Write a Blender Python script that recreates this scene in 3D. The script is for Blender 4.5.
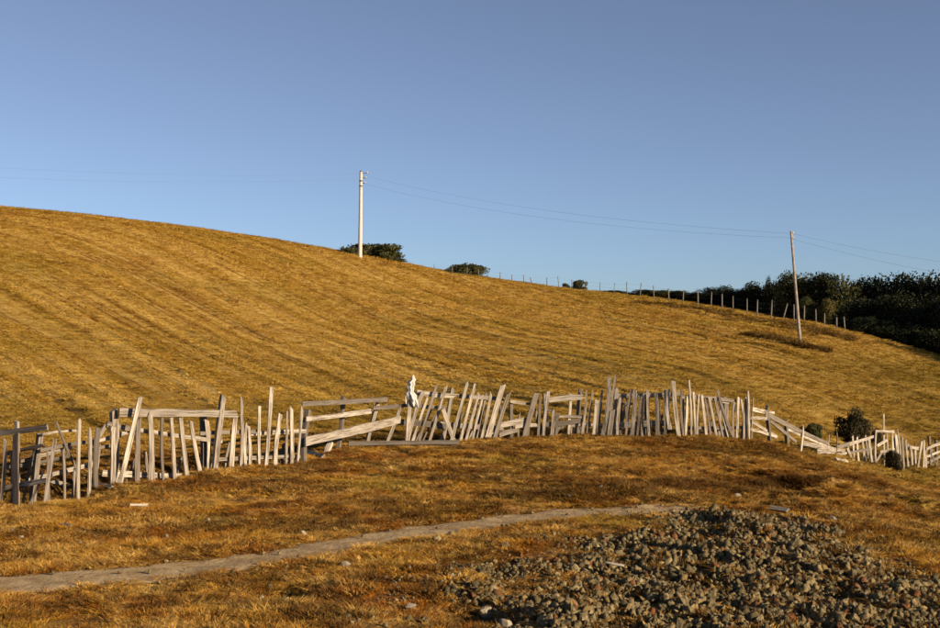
import bpy, bmesh, math, random
import numpy as np
from mathutils import Vector, Matrix, Quaternion

for o in list(bpy.data.objects):
    bpy.data.objects.remove(o)
scene = bpy.context.scene
col = scene.collection
R = math.radians

# ------------------------------------------------------------------ camera, sky, sun, exposure
F, CX, CY = 1175.0, 470.0, 314.0            # photograph is 940 x 628
cam = bpy.data.cameras.new('camera'); cam.sensor_width = 36; cam.lens = F * 36 / 940
cam.clip_start = 0.1; cam.clip_end = 6000
cam_o = bpy.data.objects.new('camera', cam); col.objects.link(cam_o)
cam_o.location = (0, 0, 0); cam_o.rotation_euler = (R(90), 0, 0)
scene.camera = cam_o

SUN_AZ, SUN_EL = R(57), R(17)               # behind the camera, to the right
sun_vec = Vector((math.sin(SUN_AZ) * math.cos(SUN_EL), -math.cos(SUN_AZ) * math.cos(SUN_EL), math.sin(SUN_EL)))
world = bpy.data.worlds.new('World'); scene.world = world; world.use_nodes = True
wn = world.node_tree; bg = wn.nodes['Background']
sky = wn.nodes.new('ShaderNodeTexSky'); sky.sky_type = 'NISHITA'; sky.sun_disc = False
sky.sun_elevation = SUN_EL; sky.sun_rotation = math.atan2(sun_vec.x, sun_vec.y)
sky.altitude = 2500; sky.air_density = 1.0; sky.dust_density = 0.0; sky.ozone_density = 8.0
hs = wn.nodes.new('ShaderNodeHueSaturation'); hs.inputs['Saturation'].default_value = .68; hs.inputs['Hue'].default_value = .496
wn.links.new(sky.outputs[0], hs.inputs['Color']); wn.links.new(hs.outputs[0], bg.inputs[0]); bg.inputs[1].default_value = 0.057
sl = bpy.data.lights.new('sun', 'SUN'); sl.energy = 5.0; sl.angle = R(0.5); sl.color = (1.0, 0.80, 0.56)
sun_o = bpy.data.objects.new('sun', sl); col.objects.link(sun_o)
sun_o.rotation_euler = sun_vec.to_track_quat('Z', 'Y').to_euler()
scene.view_settings.view_transform = 'Standard'; scene.view_settings.look = 'None'
scene.view_settings.exposure = 0.9; scene.view_settings.gamma = 1.0
scene.view_settings.use_curve_mapping = False
scene.render.engine = 'CYCLES'
scene.cycles.max_bounces = 5; scene.cycles.diffuse_bounces = 2; scene.cycles.transmission_bounces = 2; scene.cycles.glossy_bounces = 1

# ------------------------------------------------------------------ helpers
rng = np.random.default_rng(7); random.seed(7)

def tag(o, label=None, cat=None, group=None, kind=None):
    if label: o['label'] = label
    if cat: o['category'] = cat
    if group: o['group'] = group
    if kind: o['kind'] = kind
    return o

def mesh_obj(name, verts, faces, mat, parent=None, smooth=False, loc=None):
    me = bpy.data.meshes.new(name)
    if isinstance(verts, np.ndarray):
        fast_mesh(me, verts, faces)
    else:
        me.from_pydata(verts, [], faces); me.update()
    if smooth:
        me.polygons.foreach_set('use_smooth', [True] * len(me.polygons))
    if mat: me.materials.append(mat)
    o = bpy.data.objects.new(name, me); col.objects.link(o)
    if loc is not None: o.location = loc
    if parent: o.parent = parent
    return o

def fast_mesh(me, v, f):
    f = np.asarray(f, np.int32); k = f.shape[1]
    me.vertices.add(len(v)); me.vertices.foreach_set('co', np.asarray(v, np.float32).ravel())
    me.loops.add(f.size); me.loops.foreach_set('vertex_index', f.ravel())
    me.polygons.add(len(f)); me.polygons.foreach_set('loop_start', np.arange(0, f.size, k, dtype=np.int32))
    me.update(calc_edges=True)

def empty(name, loc):
    o = bpy.data.objects.new(name, None); col.objects.link(o); o.location = loc
    o.empty_display_size = 0.2
    return o

def smooth01(a, b, x):
    t = np.clip((x - a) / (b - a), 0, 1); return t * t * (3 - 2 * t)

def vnoise(x, y, seed=0):
    x = np.asarray(x, float); y = np.asarray(y, float)
    xi = np.floor(x).astype(np.int64); yi = np.floor(y).astype(np.int64)
    fx = x - xi; fy = y - yi
    u = fx * fx * fx * (fx * (fx * 6 - 15) + 10); v = fy * fy * fy * (fy * (fy * 6 - 15) + 10)
    def h(a, b):
        n = (a * 374761393 + b * 668265263 + seed * 974634777) & 0xFFFFFFFF
        n = ((n ^ (n >> 13)) * 1274126177) & 0xFFFFFFFF
        n = n ^ (n >> 16)
        return (n & 0xFFFF) / 65535.0
    a = h(xi, yi); b = h(xi + 1, yi); c = h(xi, yi + 1); d = h(xi + 1, yi + 1)
    return (a * (1 - u) + b * u) * (1 - v) + (c * (1 - u) + d * u) * v

def fbm(x, y, seed=0, octv=4):
    s = 0; a = 0.5; t = 0
    for i in range(octv):
        s = s + a * vnoise(x * 2 ** i, y * 2 ** i, seed + i * 17); t += a; a *= 0.5
    return s / t

# ------------------------------------------------------------------ terrain heights
def un(px, py, d): return ((px - CX) / F * d, d, (CY - py) / F * d)

CP = [
(-250, [(520,17),(430,30),(345,50),(270,70),(220,90),(190,118),(193,150)]),
(0, [(640,10.9),(585,13.0),(497,19.3),(440,28),(345,50),(275,70),(230,90),(209,118),(214,150)]),
(130, [(640,10.8),(565,14.2),(484,20.9),(437,28),(360,48),(290,70),(243,92),(221,120),(226,150)]),
(250, [(630,11.2),(556,14.7),(470,22.6),(430,31),(370,47),(308,70),(262,95),(237,122),(242,150)]),
(360, [(628,11.2),(543,15.5),(446,26.5),(415,35),(378,48),(325,72),(280,98),(256,122),(260,155)]),
(470, [(628,11.2),(525,17),(441,27.6),(403,39),(365,53),(325,75),(296,102),(276.5,135),(281,165)]),
(560, [(628,11.3),(513,18),(438,28.3),(400,40),(365,53),(330,74),(303,104),(288.3,128),(293,158)]),
(650, [(628,11.4),(506,18.4),(437,28.4),(405,38),(370,52),(335,74),(310,98),(298,114),(303,142)]),
(740, [(628,11.5),(570,13.6),(503,18.8),(437,28.6),(410,38),(378,52),(344,74),(322,92),(311,104),(318,128)]),
(800, [(628,11.4),(570,13.8),(515,18.3),(479,24),(455,31.5),(425,40),(385,54),(342,72),(327,84),(321,92),(330,112)]),
(860, [(628,11.4),(575,13.8),(520,18),(498,25),(479,32),(464.5,38.3),(438,44),(395,55),(358,70),(338,82),(350,105)]),
(940, [(628,11.3),(575,14),(530,18),(508,24.5),(484,33),(468,39.7),(441,46),(405,57),(375,67),(362,76),(376,98)]),
(1150, [(600,12),(560,17),(520,26),(490,38),(450,48),(420,60),(402,75),(415,98)]),
]
PT = [un(px, py, d) for px, l in CP for py, d in l]
PT += [(-6,2,-2.4),(0,0,-1.75),(6,2,-2.2),(-30,0,-2.6),(30,0,-3.6),(0,-30,-1.2),(-80,-20,-2),(80,-20,-6),(-60,-80,-2),(60,-80,-4),
 (-70,60,4.5),(-110,110,12),(-60,190,10),(0,220,1.5),(60,190,-6),(110,110,-8),(90,60,-7),(-180,240,6),(0,330,-6),(180,240,-12),(-240,0,0),(240,0,-12),(0,-240,-4)]
PT = np.array(PT); TS = 20.0
def tphi(r2): return 0.5 * r2 * np.log(np.maximum(r2, 1e-12))
TX = PT[:, :2] / TS; TN = len(PT)
_A = np.zeros((TN + 3, TN + 3))
_A[:TN, :TN] = tphi(((TX[:, None] - TX[None]) ** 2).sum(-1)) + np.eye(TN) * 0.004
_A[:TN, TN] = 1; _A[:TN, TN+1:] = TX; _A[TN, :TN] = 1; _A[TN+1:, :TN] = TX.T
TW = np.linalg.solve(_A, np.r_[PT[:, 2], 0, 0, 0])
def base_h(x, y):
    x = np.asarray(x, float) / TS; y = np.asarray(y, float) / TS
    z = TW[TN] + TW[TN+1] * x + TW[TN+2] * y
    for i in range(TN):
        z = z + TW[i] * tphi((x - TX[i, 0]) ** 2 + (y - TX[i, 1]) ** 2)
    return z

_D = np.geomspace(4, 400, 2500)
def hit_base(px, py):
    z = base_h((px - CX) / F * _D, _D); q = CY - z / _D * F
    j = int(np.argmax(q <= py)); d = _D[j]
    return np.array(((px - CX) / F * d, d, z[j]))

# footpath centre line (plan), from left edge to where it fades out by the rubble
PATH_PX = [(-90,599),(0,584),(100,574),(200,566),(300,553),(400,534),(500,519.5),(560,513.5),(640,508.5),(715,506.8),(790,509.5)]
_pc = np.array([hit_base(*p)[:2] for p in PATH_PX])
_pt = np.linspace(0, len(_pc) - 1, 140)
PATH = np.stack([np.interp(_pt, np.arange(len(_pc)), _pc[:, 0]), np.interp(_pt, np.arange(len(_pc)), _pc[:, 1])], 1)
for _ in range(12):
    PATH[1:-1] = (PATH[:-2] + PATH[1:-1] * 2 + PATH[2:]) / 4
PATH_HW = np.interp(np.linspace(0, 1, 140), [0, .3, .6, .85, 1], [.54, .52, .48, .38, .15])
def path_dist(x, y):
    x = np.asarray(x, float); y = np.asarray(y, float)
    best = np.full(x.shape, 1e9); hw = np.full(x.shape, .4)
    for i in range(0, 140):
        d = np.hypot(x - PATH[i, 0], y - PATH[i, 1])
        m = d < best; best = np.where(m, d, best); hw = np.where(m, PATH_HW[i], hw)
    return best, hw
def path_mask(x, y):
    x = np.asarray(x, float); y = np.asarray(y, float); out = np.zeros(x.shape)
    near = (y > 9) & (y < 22) & (np.abs(x) < 12)
    if near.any():
        d, hw = path_dist(x[near], y[near])
        w = hw * (0.62 + 0.76 * fbm(x[near] * 1.9, y[near] * 1.9, 5, 3))
        out[near] = 1 - smooth01(0.6, 1.25, d / w)
    return out

# rubble bank outline in plan
RUB = np.array([hit_base(*p)[:2] for p in [(395,640),(430,600),(480,568),(550,542),(605,521),(650,514),(720,511),(790,514),(850,529),(910,552),(975,580),(1060,630)]])
RUB = np.vstack([RUB, [(6.6, 9.0), (-0.6, 9.0)]])
def poly_sd(x, y, P):
    x = np.asarray(x, float); y = np.asarray(y, float)
    d = np.full(x.shape, 1e9); ins = np.zeros(x.shape, bool); n = len(P)
    for i in range(n):
        ax, ay = P[i]; bx, by = P[(i + 1) % n]
        ex, ey = bx - ax, by - ay
        t = np.clip(((x - ax) * ex + (y - ay) * ey) / (ex * ex + ey * ey), 0, 1)
        d = np.minimum(d, np.hypot(x - ax - t * ex, y - ay - t * ey))
        c = ((ay > y) != (by > y)) & (x < (bx - ax) * (y - ay) / (by - ay + 1e-12) + ax)
        ins ^= c
    return np.where(ins, d, -d)
def rub_mask(x, y):
    x = np.asarray(x, float); y = np.asarray(y, float); out = np.zeros(x.shape)
    near = (y > 8) & (y < 21) & (x > -4) & (x < 11)
    if near.any():
        s = poly_sd(x[near], y[near], RUB) + (fbm(x[near] * .9, y[near] * .9, 31, 4) - .5) * 2.4
        out[near] = smooth01(-0.25, 0.9, s)
    return out

ROW = np.array((0.86, 0.51))                  # across the old mowing rows on the hill
def rows(x, y):
    w = (fbm(x * .03, y * .03, 77, 2) - .5) * 9
    s = (y + 2.26 * x + .021 * x * x) / 1.9 + w * .5; t = -x * ROW[1] + y * ROW[0]
    return s, t
def hill01(x, y): return smooth01(25, 33, y - 0.55 * x * (x < 0) + 0.15 * x * (x > 0) - 1.0)
DL = np.array([(-40,19.6),(0,19.3),(50,18.8),(100,20.2),(150,20.9),(210,22.2),(300,23.4),(325,25.2),(350,26.3),(400,27.0),(450,27.2),(490,27.8),(545,28.5),(600,28.6),(680,28.3),(752,28.9),(770,30.2),(800,32.8),(830,36),(860,38),(900,39),(950,40.2)])
FLINE = []                                    # fence line in plan with its far-side normal and how deep the ditch behind it is
for _p in np.arange(-30, 760, 7.):
    _d = np.interp([_p - 8, _p, _p + 8], DL[:, 0], DL[:, 1]); _x = (np.array([_p - 8, _p, _p + 8]) - CX) / F * _d
    _t = np.array([_x[2] - _x[0], _d[2] - _d[0]]); _t /= np.linalg.norm(_t)
    FLINE.append((_x[1], _d[1], -_t[1], _t[0], float(np.interp(_p, [-30, 20, 60, 300, 315, 400, 420, 740, 760], [.4, .7, 1, 1, .2, .2, .8, .8, 0]))))
PITS = [(278, 592, .28, .55), (470, 612, .3, .3), (437, 537, .12, .14), (784, 492, .36, .62), (800, 487, .34, .5), (832, 490, .7, -.24), (330, 602, .15, .2)]
PITS = [(*hit_base(p[0], p[1])[:2], p[2], p[3]) for p in PITS]
def ground_h(x, y):
    x = np.asarray(x, float); y = np.asarray(y, float)
    z = base_h(x, y)
    r = np.hypot(x, y); near = 1 - smooth01(22, 40, r)
    h = hill01(x, y) * (1 - smooth01(170, 230, r))
    pm = path_mask(x, y)
    z = z + (fbm(x * .45, y * .45, 1, 3) - .5) * 0.13 * (.5 + .5 * near) * (1 - .6 * pm)
    z = z + (fbm(x * 2.1, y * 2.1, 9, 3) - .5) * 0.09 * near * (1 - .8 * pm)
    bk = smooth01(3.5, 5.5, x) * (1 - smooth01(10.5, 13, x)) * smooth01(17.5, 20, y) * (1 - smooth01(25, 29, y))
    z = z + bk * (fbm(x * .95, y * .95, 15, 4) - .52) * .75
    s, t = rows(x, y)
    z = z + h * ((fbm(s * 1.3, t * .03, 21, 4) - .5) * 0.20 + (vnoise(s * 1.7, t * .06, 23) - .5) * .09)
    sc = smooth01(.80, .9, vnoise(s * 1.1, t * .22, 41)) * h
    z = z - sc * .06
    nf = (y > 15) & (y < 36) & (x > -11) & (x < 9)
    if nf.any():
        df = np.full(x.shape, 9.); wgt = np.zeros(x.shape)
        for i in range(len(FLINE)):
            fx, fy, nx, ny, ww = FLINE[i]
            dd_ = np.hypot(x[nf] - fx - nx * .75, y[nf] - fy - ny * .75)
            m_ = dd_ < df[nf]; t_ = df[nf]; t_[m_] = dd_[m_]; df[nf] = t_; u_ = wgt[nf]; u_[m_] = ww; wgt[nf] = u_
        z = z - .30 * wgt * np.exp(-(df / .42) ** 2)
    for cx, cy, rr, dd in PITS:
        z = z - dd * np.exp(-((x - cx) ** 2 + (y - cy) ** 2 * .8) / (rr * rr))
    return z
def gz(x, y): return float(ground_h(np.array([x]), np.array([y]))[0])
def hit(px, py):
    z = ground_h((px - CX) / F * _D, _D); q = CY - z / _D * F
    j = int(np.argmax(q <= py)); d = _D[j]
    return Vector(((px - CX) / F * d, d, z[j]))
def at(px, py, d): return Vector(un(px, py, d))

# ------------------------------------------------------------------ materials
def new_mat(name):
    m = bpy.data.materials.new(name); m.use_nodes = True
    nt = m.node_tree; b = nt.nodes['Principled BSDF']
    b.inputs['Roughness'].default_value = 0.9
    b.inputs['Specular IOR Level'].default_value = 0.15
    return m, nt, b
class NB:
    def __init__(s, nt): s.nt = nt
    def n(s, t, **kw):
        nd = s.nt.nodes.new(t)
        for k, v in kw.items(): setattr(nd, k, v)
        return nd
    def link(s, a, b): s.nt.links.new(a, b)
    def val(s, sock, v):
        if hasattr(v, 'is_output'): s.link(v, sock)
        else: sock.default_value = v
    def noise(s, vec, scale, detail=4, rough=.55, dist=0):
        nd = s.n('ShaderNodeTexNoise'); s.link(vec, nd.inputs['Vector'])
        nd.inputs['Scale'].default_value = scale; nd.inputs['Detail'].default_value = detail
        nd.inputs['Roughness'].default_value = rough; nd.inputs['Distortion'].default_value = dist
        return nd.outputs['Fac']
    def ramp(s, v, a, b, lo=0., hi=1.):
        nd = s.n('ShaderNodeMapRange', interpolation_type='SMOOTHSTEP'); s.val(nd.inputs[0], v)
        for i, q in enumerate((a, b, lo, hi)): nd.inputs[i + 1].default_value = q
        return nd.outputs[0]
    def math(s, op, a, b=0.):
        nd = s.n('ShaderNodeMath', operation=op); s.val(nd.inputs[0], a); s.val(nd.inputs[1], b); return nd.outputs[0]
    def mix(s, f, a, b, mode='MIX'):
        nd = s.n('ShaderNodeMix', data_type='RGBA', blend_type=mode); s.val(nd.inputs[0], f)
        for i, q in ((6, a), (7, b)):
            if isinstance(q, tuple): q = (*q, 1.)
            s.val(nd.inputs[i], q)
        return nd.outputs[2]
    def mapping(s, vec, rot=(0,0,0), scale=(1,1,1)):
        nd = s.n('ShaderNodeMapping'); s.link(vec, nd.inputs[0])
        nd.inputs['Rotation'].default_value = rot; nd.inputs['Scale'].default_value = scale
        return nd.outputs[0]
    def bump(s, h, strength, dist, bsdf):
        nd = s.n('ShaderNodeBump'); nd.inputs['Strength'].default_value = strength; nd.inputs['Distance'].default_value = dist
        s.link(h, nd.inputs['Height']); s.link(nd.outputs[0], bsdf.inputs['Normal'])

STRAW = (0.54, 0.32, 0.078); OCHRE = (0.43, 0.22, 0.030); RUST = (0.24, 0.082, 0.010); OLIVE = (0.34, 0.25, 0.034)
def grass_group():
    g = bpy.data.node_groups.new('dry_grass_colour', 'ShaderNodeTree')
    g.interface.new_socket('Color', in_out='OUTPUT', socket_type='NodeSocketColor')
    g.interface.new_socket('Hill', in_out='OUTPUT', socket_type='NodeSocketFloat')
    q = NB(g); out = q.n('NodeGroupOutput'); pos = q.n('ShaderNodeNewGeometry').outputs['Position']
    sep = q.n('ShaderNodeSeparateXYZ'); q.link(pos, sep.inputs[0])
    hill = q.ramp(q.math('SUBTRACT', sep.outputs[1], q.math('MULTIPLY', sep.outputs[0], 0.3)), 25, 33)
    flat = q.mapping(pos, scale=(1, 1, 0))
    # foreground: matted dry grass with rusty and olive patches
    c = q.mix(q.ramp(q.noise(flat, .8, 5), .38, .62), OCHRE, STRAW)
    c = q.mix(q.ramp(q.noise(flat, .55, 5, .65), .46, .62, 0, .85), c, RUST)
    c = q.mix(q.ramp(q.noise(flat, 3.1, 4), .50, .64, 0, .75), c, RUST)
    c = q.mix(q.ramp(q.noise(flat, .33, 3), .55, .70, 0, .6), c, OLIVE)
    # hill: straw streaks along the rows; dark lines and dashes also paint in rut shadows
    # rows fan out across the slope: across = (y + 2.26 x + 0.021 x^2) / 1.9
    X, Y = sep.outputs[0], sep.outputs[1]
    across = q.math('MULTIPLY', q.math('ADD', Y, q.math('MULTIPLY', X, q.math('ADD', q.math('MULTIPLY', X, .021), 2.26))), 1 / 1.9)
    along = q.math('SUBTRACT', q.math('MULTIPLY', Y, .86), q.math('MULTIPLY', X, .51))
    cmb = q.n('ShaderNodeCombineXYZ'); q.link(across, cmb.inputs[0]); q.link(along, cmb.inputs[1])
    rv = cmb.outputs[0]
    s1 = q.noise(q.mapping(rv, scale=(1.05, .014, 1)), 1, 6, .72, .25)
    s2 = q.noise(q.mapping(rv, scale=(3.2, .022, 1)), 1, 5, .72, .2)
    h = q.mix(q.ramp(s1, .38, .62), (.385, .222, .029), (.57, .375, .098))
    h = q.mix(q.ramp(s2, .52, .61, 0, .9), h, (.20, .088, .014))
    h = q.mix(q.ramp(q.noise(flat, .05, 4), .47, .64, 0, .6), h, (.31, .205, .028))
    h = q.mix(q.ramp(q.noise(q.mapping(rv, scale=(.5, .09, 1)), 1, 5, .7), .60, .70, 0, .75), h, (.20, .085, .014))
    h = q.mix(q.ramp(q.noise(flat, .16, 4), .55, .7, 0, .5), h, (.30, .14, .021))
    low_tone = q.math('MULTIPLY', q.ramp(sep.outputs[2], -1.2, -3.4), q.ramp(q.noise(flat, .11, 4), .38, .60, .1, .8))  # patchy darker brown towards the low ground
    h = q.mix(low_tone, h, (.215, .135, .018))
    r = q.mix(hill, c, h)
    q.link(r, out.inputs[0]); q.link(hill, out.inputs[1])
    return g
GG = grass_group()

def ground_mat():
    m, nt, b = new_mat('dry_ground'); q = NB(nt)
    g = q.n('ShaderNodeGroup'); g.node_tree = GG
    pos = q.n('ShaderNodeNewGeometry').outputs['Position']
    fine = q.noise(pos, 9, 6, .7)
    soil = q.ramp(fine, .40, .60)
    c = q.mix(soil, (.085, .042, .016), g.outputs[0])
    c2 = q.mix(q.ramp(q.noise(pos, 5, 6, .7), .30, .50, .35, 1), (.16, .075, .022), g.outputs[0])
    q.link(q.mix(g.outputs[1], c, c2), b.inputs['Base Color'])
    hgt = q.math('ADD', fine, q.math('MULTIPLY', q.noise(pos, 2.2, 6, .7), 1.6))
    q.bump(hgt, .9, .12, b)
    return m
def grass_mat(name, vary=1.0, dark=0.0):
    m, nt, b = new_mat(name); q = NB(nt)
    g = q.n('ShaderNodeGroup'); g.node_tree = GG
    inf = q.n('ShaderNodeObjectInfo')
    c = q.mix(q.ramp(inf.outputs['Random'], 0.3, 1, 0.0, .45 * vary), g.outputs[0], (.14, .058, .014))
    c = q.mix(q.ramp(q.math('FRACT', q.math('MULTIPLY', inf.outputs['Random'], 7.31)), .6, 1, 0, .5 * vary), c, (.54, .37, .13))
    if dark: c = q.mix(dark, c, (.055, .028, .012))
    q.link(c, b.inputs['Base Color'])
    df = q.n('ShaderNodeBsdfDiffuse'); q.link(c, df.inputs[0]); q.link(df.outputs[0], nt.nodes['Material Output'].inputs[0])
    return m
def path_mat():
    m, nt, b = new_mat('path_dirt'); q = NB(nt); pos = q.n('ShaderNodeNewGeometry').outputs['Position']
    c = q.mix(q.ramp(q.noise(pos, 3, 6, .65), .35, .65), (.28, .185, .085), (.44, .32, .17))
    c = q.mix(q.ramp(q.noise(pos, 22, 4, .7), .5, .72, 0, .8), c, (.15, .10, .055))
    v = q.n('ShaderNodeTexVoronoi'); q.link(pos, v.inputs['Vector']); v.inputs['Scale'].default_value = 17
    c = q.mix(q.ramp(v.outputs['Distance'], .0, .16, .5, 0), c, (.48, .38, .25))
    q.link(c, b.inputs['Base Color'])
    q.bump(q.math('ADD', q.noise(pos, 14, 6, .7), q.math('MULTIPLY', v.outputs['Distance'], -.25)), .6, .04, b)
    return m
def stone_mat(name, island=False, pale=0.0):
    m, nt, b = new_mat(name); q = NB(nt)
    rnd = q.n('ShaderNodeNewGeometry').outputs['Random Per Island'] if island else q.n('ShaderNodeObjectInfo').outputs['Random']
    pos = q.n('ShaderNodeNewGeometry').outputs['Position']
    c = q.mix(rnd, (.095, .076, .036), (.30, .235, .118))
    r2 = q.math('FRACT', q.math('MULTIPLY', rnd, 13.7))
    c = q.mix(q.ramp(r2, .91, .94), c, (.20, .075, .024))
    c = q.mix(q.ramp(r2, .02, .22, .75, 0), c, (.30, .20, .07))
    c = q.mix(q.ramp(q.noise(pos, 16, 5, .7), .44, .62, 0, .8), c, (.06, .046, .024))
    c = q.mix(q.ramp(q.noise(pos, 38, 3, .7), .55, .75, 0, .7), c, (.26, .16, .05))
    if pale: c = q.mix(pale, c, (.62, .56, .47))
    q.link(c, b.inputs['Base Color'])
    q.bump(q.noise(pos, 26, 6, .75), .9, .03, b)
    return m
def wood_mat():
    m, nt, b = new_mat('weathered_wood'); q = NB(nt)
    oc = q.n('ShaderNodeTexCoord').outputs['Object']
    tone = q.n('ShaderNodeAttribute', attribute_type='OBJECT', attribute_name='tone').outputs['Fac']
    rnd = q.n('ShaderNodeObjectInfo').outputs['Random']
    off = q.n('ShaderNodeVectorMath', operation='ADD'); q.link(oc, off.inputs[0])
    cb = q.n('ShaderNodeCombineXYZ'); q.link(q.math('MULTIPLY', rnd, 40), cb.inputs[0]); q.link(q.math('MULTIPLY', rnd, 23), cb.inputs[2])
    q.link(cb.outputs[0], off.inputs[1]); oc = off.outputs[0]
    gr = q.noise(q.mapping(oc, scale=(45, 45, 1.6)), 1, 5, .7, .4)
    bl = q.noise(q.mapping(oc, scale=(5, 5, 1.5)), 1, 4, .6)
    tn = q.math('ADD', tone, q.math('MULTIPLY', q.math('SUBTRACT', rnd, .5), 1.0))
    c = q.mix(tn, (.125, .107, .088), (.48, .425, .345))
    c = q.mix(q.ramp(bl, .44, .64, 0, .65), c, (.19, .155, .12))
    c = q.mix(q.ramp(gr, .46, .60, 0, .85), c, (.075, .055, .038))
    c = q.mix(q.ramp(q.noise(oc, 18, 4), .62, .75, 0, .45), c, (.24, .175, .085))
    q.link(c, b.inputs['Base Color'])
    q.bump(gr, .7, .012, b)
    return m
def plain_mat(name, a, bcol, scale=6, rough=.85):
    m, nt, b = new_mat(name); q = NB(nt); oc = q.n('ShaderNodeTexCoord').outputs['Object']
    q.link(q.mix(q.ramp(q.noise(oc, scale, 5), .35, .65), a, bcol), b.inputs['Base Color'])
    b.inputs['Roughness'].default_value = rough
    q.bump(q.noise(oc, scale * 6, 4), .3, .01, b)
    return m
def leaf_mat(name, a, bcol, c3):
    m, nt, b = new_mat(name); q = NB(nt)
    rnd = q.n('ShaderNodeNewGeometry').outputs['Random Per Island']
    pos = q.n('ShaderNodeNewGeometry').outputs['Position']
    c = q.mix(rnd, a, bcol)
    c = q.mix(q.ramp(q.noise(pos, .9, 4), .5, .68, 0, .8), c, c3)
    q.link(c, b.inputs['Base Color']); b.inputs['Roughness'].default_value = .6
    tr = q.n('ShaderNodeBsdfTranslucent'); q.link(c, tr.inputs[0])
    ms = q.n('ShaderNodeMixShader'); ms.inputs[0].default_value = .2; out = nt.nodes['Material Output']
    q.link(b.outputs[0], ms.inputs[1]); q.link(tr.outputs[0], ms.inputs[2]); q.link(ms.outputs[0], out.inputs[0])
    return m
M = dict(ground=ground_mat(), grass=grass_mat('dry_grass'), hillgrass=grass_mat('hill_stubble', .35), weed=grass_mat('dark_weed', dark=.78), path=path_mat(),
         stone=stone_mat('rubble_stone'), stones=stone_mat('rubble_small', island=True), pale=stone_mat('pale_stone', pale=.28),
         wood=wood_mat(),
         concrete=plain_mat('pole_concrete', (.44, .41, .36), (.54, .50, .44)),
         polewood=plain_mat('pole_wood', (.20, .17, .14), (.32, .28, .23), 4),
         postwood=plain_mat('post_wood', (.10, .09, .075), (.20, .18, .155), 5),
         metal=plain_mat('dark_metal', (.06, .06, .06), (.12, .11, .10), 9, .5),
         wire=plain_mat('wire', (.10, .10, .11), (.14, .14, .15), 3, .6),
         cloth=plain_mat('rag_cloth', (.38, .36, .33), (.58, .56, .53), 16, .95),
         bark=plain_mat('bark', (.05, .035, .025), (.10, .07, .05), 6),
         leafdark=leaf_mat('leaf_dark', (.009, .013, .004), (.022, .026, .008), (.036, .033, .009)),
         leafmid=leaf_mat('leaf_olive', (.030, .036, .010), (.060, .060, .016), (.085, .070, .018)),
         leafyel=leaf_mat('leaf_yellowish', (.06, .06, .014), (.11, .09, .022), (.13, .09, .025)),
         leafbrown=leaf_mat('leaf_brown', (.020, .019, .007), (.060, .044, .015), (.045, .045, .014)))

# ------------------------------------------------------------------ the setting: ground, path, rubble bank
az_f = np.linspace(R(-27), R(27), 720)
az_c = np.linspace(R(27), R(333), 90)[1:-1]
az = np.r_[az_f, az_c]; na = len(az)
rr = np.r_[np.geomspace(.6, 9, 24)[:-1], np.geomspace(9, 140, 760), np.geomspace(140, 420, 40)[1:], 600, 900, 1500, 3000]
RG, AG = np.meshgrid(rr, az, indexing='ij')
gx, gy = RG * np.sin(AG), RG * np.cos(AG)
lim = np.minimum(1, 420 / RG)
gzz = ground_h(gx * lim, gy * lim) - np.maximum(RG - 420, 0) * .004
pm = path_mask(gx, gy)
gzz = gzz - .05 * smooth01(.25, .6, pm) - .30 * smooth01(.30, .85, rub_mask(gx, gy))
V = np.stack([gx, gy, gzz], -1).reshape(-1, 3)
nr = len(rr)
ii, jj = np.meshgrid(np.arange(nr - 1), np.arange(na), indexing='ij')
j2 = (jj + 1) % na
Q = np.stack([ii * na + jj, ii * na + j2, (ii + 1) * na + j2, (ii + 1) * na + jj], -1).reshape(-1, 4)[:, ::-1]
V = np.vstack([V, [[0, 0, gz(0, 0)]]])
g = mesh_obj('ground', V, Q, M['ground'], smooth=True)
tag(g, 'dry ochre grassland rising to a rounded mown hill', None, None, 'structure')

# path sheet
nc = 15; PV = []
tan = np.gradient(PATH, axis=0); tan /= np.linalg.norm(tan, axis=1)[:, None]
nor = np.stack([-tan[:, 1], tan[:, 0]], 1)
us = np.linspace(-1.35, 1.35, nc)
_fine = np.linspace(0, 139, 500)
P2 = np.stack([np.interp(_fine, np.arange(140), PATH[:, k]) for k in (0, 1)], 1)
N2 = np.stack([np.interp(_fine, np.arange(140), nor[:, k]) for k in (0, 1)], 1)
H2 = np.interp(_fine, np.arange(140), PATH_HW)
px_ = P2[:, None, :] + N2[:, None, :] * (us[None, :, None] * H2[:, None, None])
pz = ground_h(px_[..., 0], px_[..., 1])
pmk = path_mask(px_[..., 0], px_[..., 1])
pz = pz - .055 * (1 - smooth01(.15, .55, pmk)) - .006 + (fbm(px_[..., 0] * 3, px_[..., 1] * 3, 3, 3) - .5) * .03
PV = np.concatenate([px_, pz[..., None]], -1).reshape(-1, 3)
a = np.arange(499)[:, None] * nc + np.arange(nc - 1)[None]
PF = np.stack([a, a + nc, a + nc + 1, a + 1], -1).reshape(-1, 4)[:, ::-1]
tag(mesh_obj('path', PV, PF, M['path'], smooth=True), 'narrow trodden dirt footpath crossing the dry grass', None, None, 'structure')

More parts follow.
